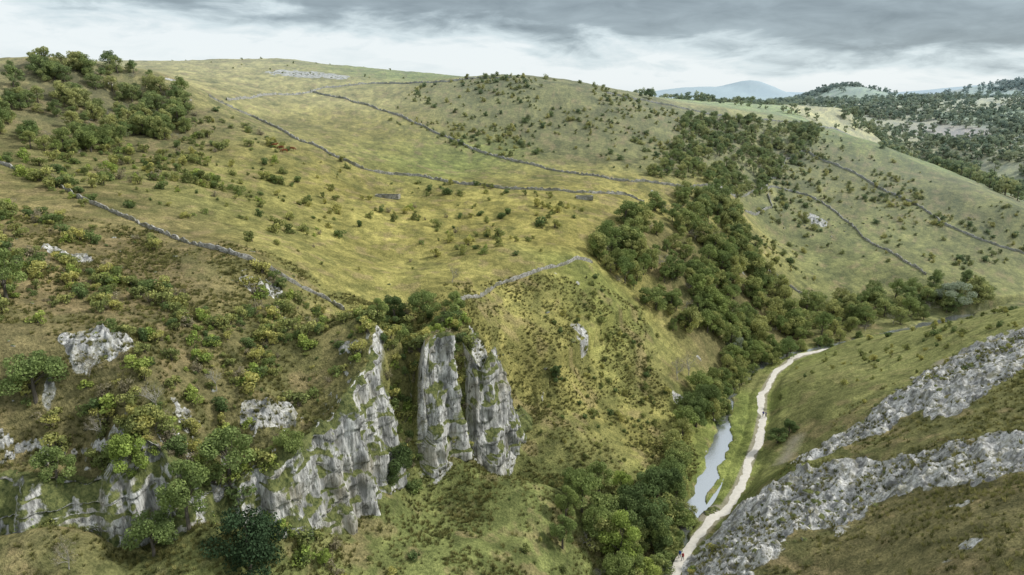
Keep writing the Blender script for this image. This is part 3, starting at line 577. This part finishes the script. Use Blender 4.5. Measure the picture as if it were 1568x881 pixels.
def cow(x,y,ang,graze):
    h=(0,1.55,.6,.15,.17) if graze else (0,1.45,1.5,.15,.17); mz=(0,1.75,.3,.1) if graze else (0,1.82,1.34,.1)
    J=dict(mid=(0,0,1.08,.36,.36),rump=(0,-.8,1.15,.3,.3),ch=(0,.7,1.08,.31,.38),nk=(0,1.15,1.1 if graze else 1.3,.19,.24),hd=h,mz=mz,
     e1=(.22,h[1]-.1,h[2]+.12,.04),e2=(-.22,h[1]-.1,h[2]+.12,.04),t0=(0,-1.12,1.3,.05),t1=(0,-1.22,.95,.03),t2=(0,-1.2,.5,.05))
    E=[('mid','rump'),('mid','ch'),('ch','nk'),('nk','hd'),('hd','mz'),('hd','e1'),('hd','e2'),('rump','t0'),('t0','t1'),('t1','t2')]
    for s,sd in (('l',1),('r',-1)):
        o=.1*sd
        J.update({'f1'+s:(.2*sd,.72,.72,.12),'f2'+s:(.2*sd,.75+o,.42,.07),'f3'+s:(.2*sd,.72+o,.06,.065),'h1'+s:(.22*sd,-.72,.78,.15),'h2'+s:(.23*sd,-.98-o,.48,.075),'h3'+s:(.23*sd,-.9-o,.06,.065)})
        E+=[('ch','f1'+s),('f1'+s,'f2'+s),('f2'+s,'f3'+s),('rump','h1'+s),('h1'+s,'h2'+s),('h2'+s,'h3'+s)]
    o=skinned('cow',J,E,M_cow);o.location=(x,y,ground(x,y)[0]);o.rotation_euler=(0,0,ang)
for x,y,a,g in [(-90,271,1.4,1),(-93,272,-1.2,0),(-88,268.5,1.9,1),(-86.5,273,-1.7,1)]: cow(x,y,a,g)
# ---------------------------------------------------------------- stone troughs
t=NT('trough_water');t.bsdf((.02,.025,.02),.08,None,spec=.8);M_tw=t.m
def trough(x,y,L,Wd,ang):
    import bmesh
    e=link(bpy.data.objects.new('stone_water_trough',None));e.location=(x,y,max(ground(x+dx,y+dy)[0] for dx in (-3,0,3) for dy in (-1,1)));e.rotation_euler=(0,0,ang)
    for nm,cx,cy,sx,sy in (('wall_front',0,-Wd/2,L,.35),('wall_back',0,Wd/2,L,.35),('wall_left',-L/2+.175,0,.35,Wd-.35),('wall_right',L/2-.175,0,.35,Wd-.35)):
        bm=bmesh.new();bmesh.ops.create_cube(bm,size=1)
        for v in bm.verts: v.co=Vector((v.co.x*sx+cx,v.co.y*sy+cy,v.co.z*1.6-.25))
        bmesh.ops.bevel(bm,geom=list(bm.edges),offset=.05,segments=2,affect='EDGES')
        mm=bpy.data.meshes.new(nm);bm.to_mesh(mm);bm.free();mm.materials.append(M_wall);k=link(bpy.data.objects.new(nm,mm));k.parent=e
    mm=bpy.data.meshes.new('water');mm.from_pydata([(-L/2+.3,-Wd/2+.15,.35),(L/2-.3,-Wd/2+.15,.35),(L/2-.3,Wd/2-.15,.35),(-L/2+.3,Wd/2-.15,.35)],[],[(0,1,2,3)]);mm.materials.append(M_tw);k=link(bpy.data.objects.new('water',mm));k.parent=e
trough(-47,258,9,3,-.1);trough(28,264,6.5,2.4,.05)
# ---------------------------------------------------------------- camera, light, sky
cam=bpy.data.cameras.new('camera');co=link(bpy.data.objects.new('camera',cam));co.location=(0,0,HC);co.rotation_euler=(math.radians(90-PITCH),0,0);cam.lens=24;cam.sensor_width=36;cam.clip_end=20000;scene.camera=co
S=Vector((.75,.12,.66)).normalized()
l=bpy.data.lights.new('sun','SUN');l.energy=3.2;l.angle=math.radians(7);l.color=(1,.965,.9);lo=link(bpy.data.objects.new('sun',l));lo.rotation_euler=(-S).to_track_quat('-Z','Y').to_euler()
wd=bpy.data.worlds.new('World');scene.world=wd;wd.use_nodes=True
t=NT.__new__(NT);t.t=wd.node_tree;t.t.nodes.clear();out=t.n('ShaderNodeOutputWorld')
sky=t.n('ShaderNodeTexSky',sky_type='NISHITA');sky.sun_disc=False;sky.sun_elevation=math.asin(S.z);sky.sun_rotation=math.atan2(S.x,S.y)
b1=t.n('ShaderNodeBackground');t.l(sky.outputs[0],b1.inputs[0]);b1.inputs[1].default_value=.1
tc=t.n('ShaderNodeTexCoord');d=tc.outputs['Generated'];sx=t.n('ShaderNodeSeparateXYZ');t.l(d,sx.inputs[0])
mp=t.n('ShaderNodeMapping');mp.inputs['Scale'].default_value=(2.3,2.3,9);mp.inputs['Location'].default_value=(3.3,1.2,.4);t.l(d,mp.inputs[0])
n1=t.noise(1.5,6,.55,mp.outputs[0],.7);n2=t.noise(5.0,5,.6,mp.outputs[0],.5)
xr=t.n('ShaderNodeValToRGB');t.l(t.mr(sx.outputs['X'],-.65,.65),xr.inputs[0]);e=xr.color_ramp.elements
e[0].position=0;e[0].color=(.112,)*3+(1,);e[1].position=1;e[1].color=(.048,)*3+(1,)
for ps,vv in ((.2,.098),(.36,.10),(.48,.098),(.56,.068),(.68,.046)):
    k=e.new(ps);k.color=(vv,vv,vv,1)
bs=t.math('MULTIPLY',t.math('SUBTRACT',sx.outputs['Z'],xr.outputs[0]),20.0)
v=t.math('ADD',bs,t.math('ADD',t.math('MULTIPLY',t.math('SUBTRACT',n1,.5),2.2),t.math('MULTIPLY',t.math('SUBTRACT',n2,.5),.9)))
v=t.math('MINIMUM',t.math('MAXIMUM',v,-.55),.42)
v=t.math('ADD',v,t.math('ADD',t.math('MULTIPLY',t.math('SUBTRACT',n2,.5),.7),t.math('MULTIPLY',t.math('SUBTRACT',n1,.5),.9)))
cr=t.n('ShaderNodeValToRGB');t.l(t.mr(v,-.6,.7),cr.inputs[0]);e=cr.color_ramp.elements;e[0].position=.05;e[0].color=(.85,.91,.93,1);e[1].position=1;e[1].color=(.20,.25,.285,1)
k=e.new(.35);k.color=(.66,.76,.80,1);k=e.new(.66);k.color=(.38,.46,.505,1)
up=t.mr(sx.outputs['Z'],.2,.5); c=t.mix(up,cr.outputs[0],(.80,.84,.87))
c=t.mix(t.mr(sx.outputs['Z'],.0,.02,.6,0),c,(.74,.82,.85))
b2=t.n('ShaderNodeBackground');t.l(c,b2.inputs[0]);b2.inputs[1].default_value=1.06
mx=t.n('ShaderNodeMixShader');mx.inputs[0].default_value=.9;t.l(b1.outputs[0],mx.inputs[1]);t.l(b2.outputs[0],mx.inputs[2]);t.l(mx.outputs[0],out.inputs[0])
scene.view_settings.view_transform='Standard';scene.view_settings.look='None';scene.view_settings.exposure=0
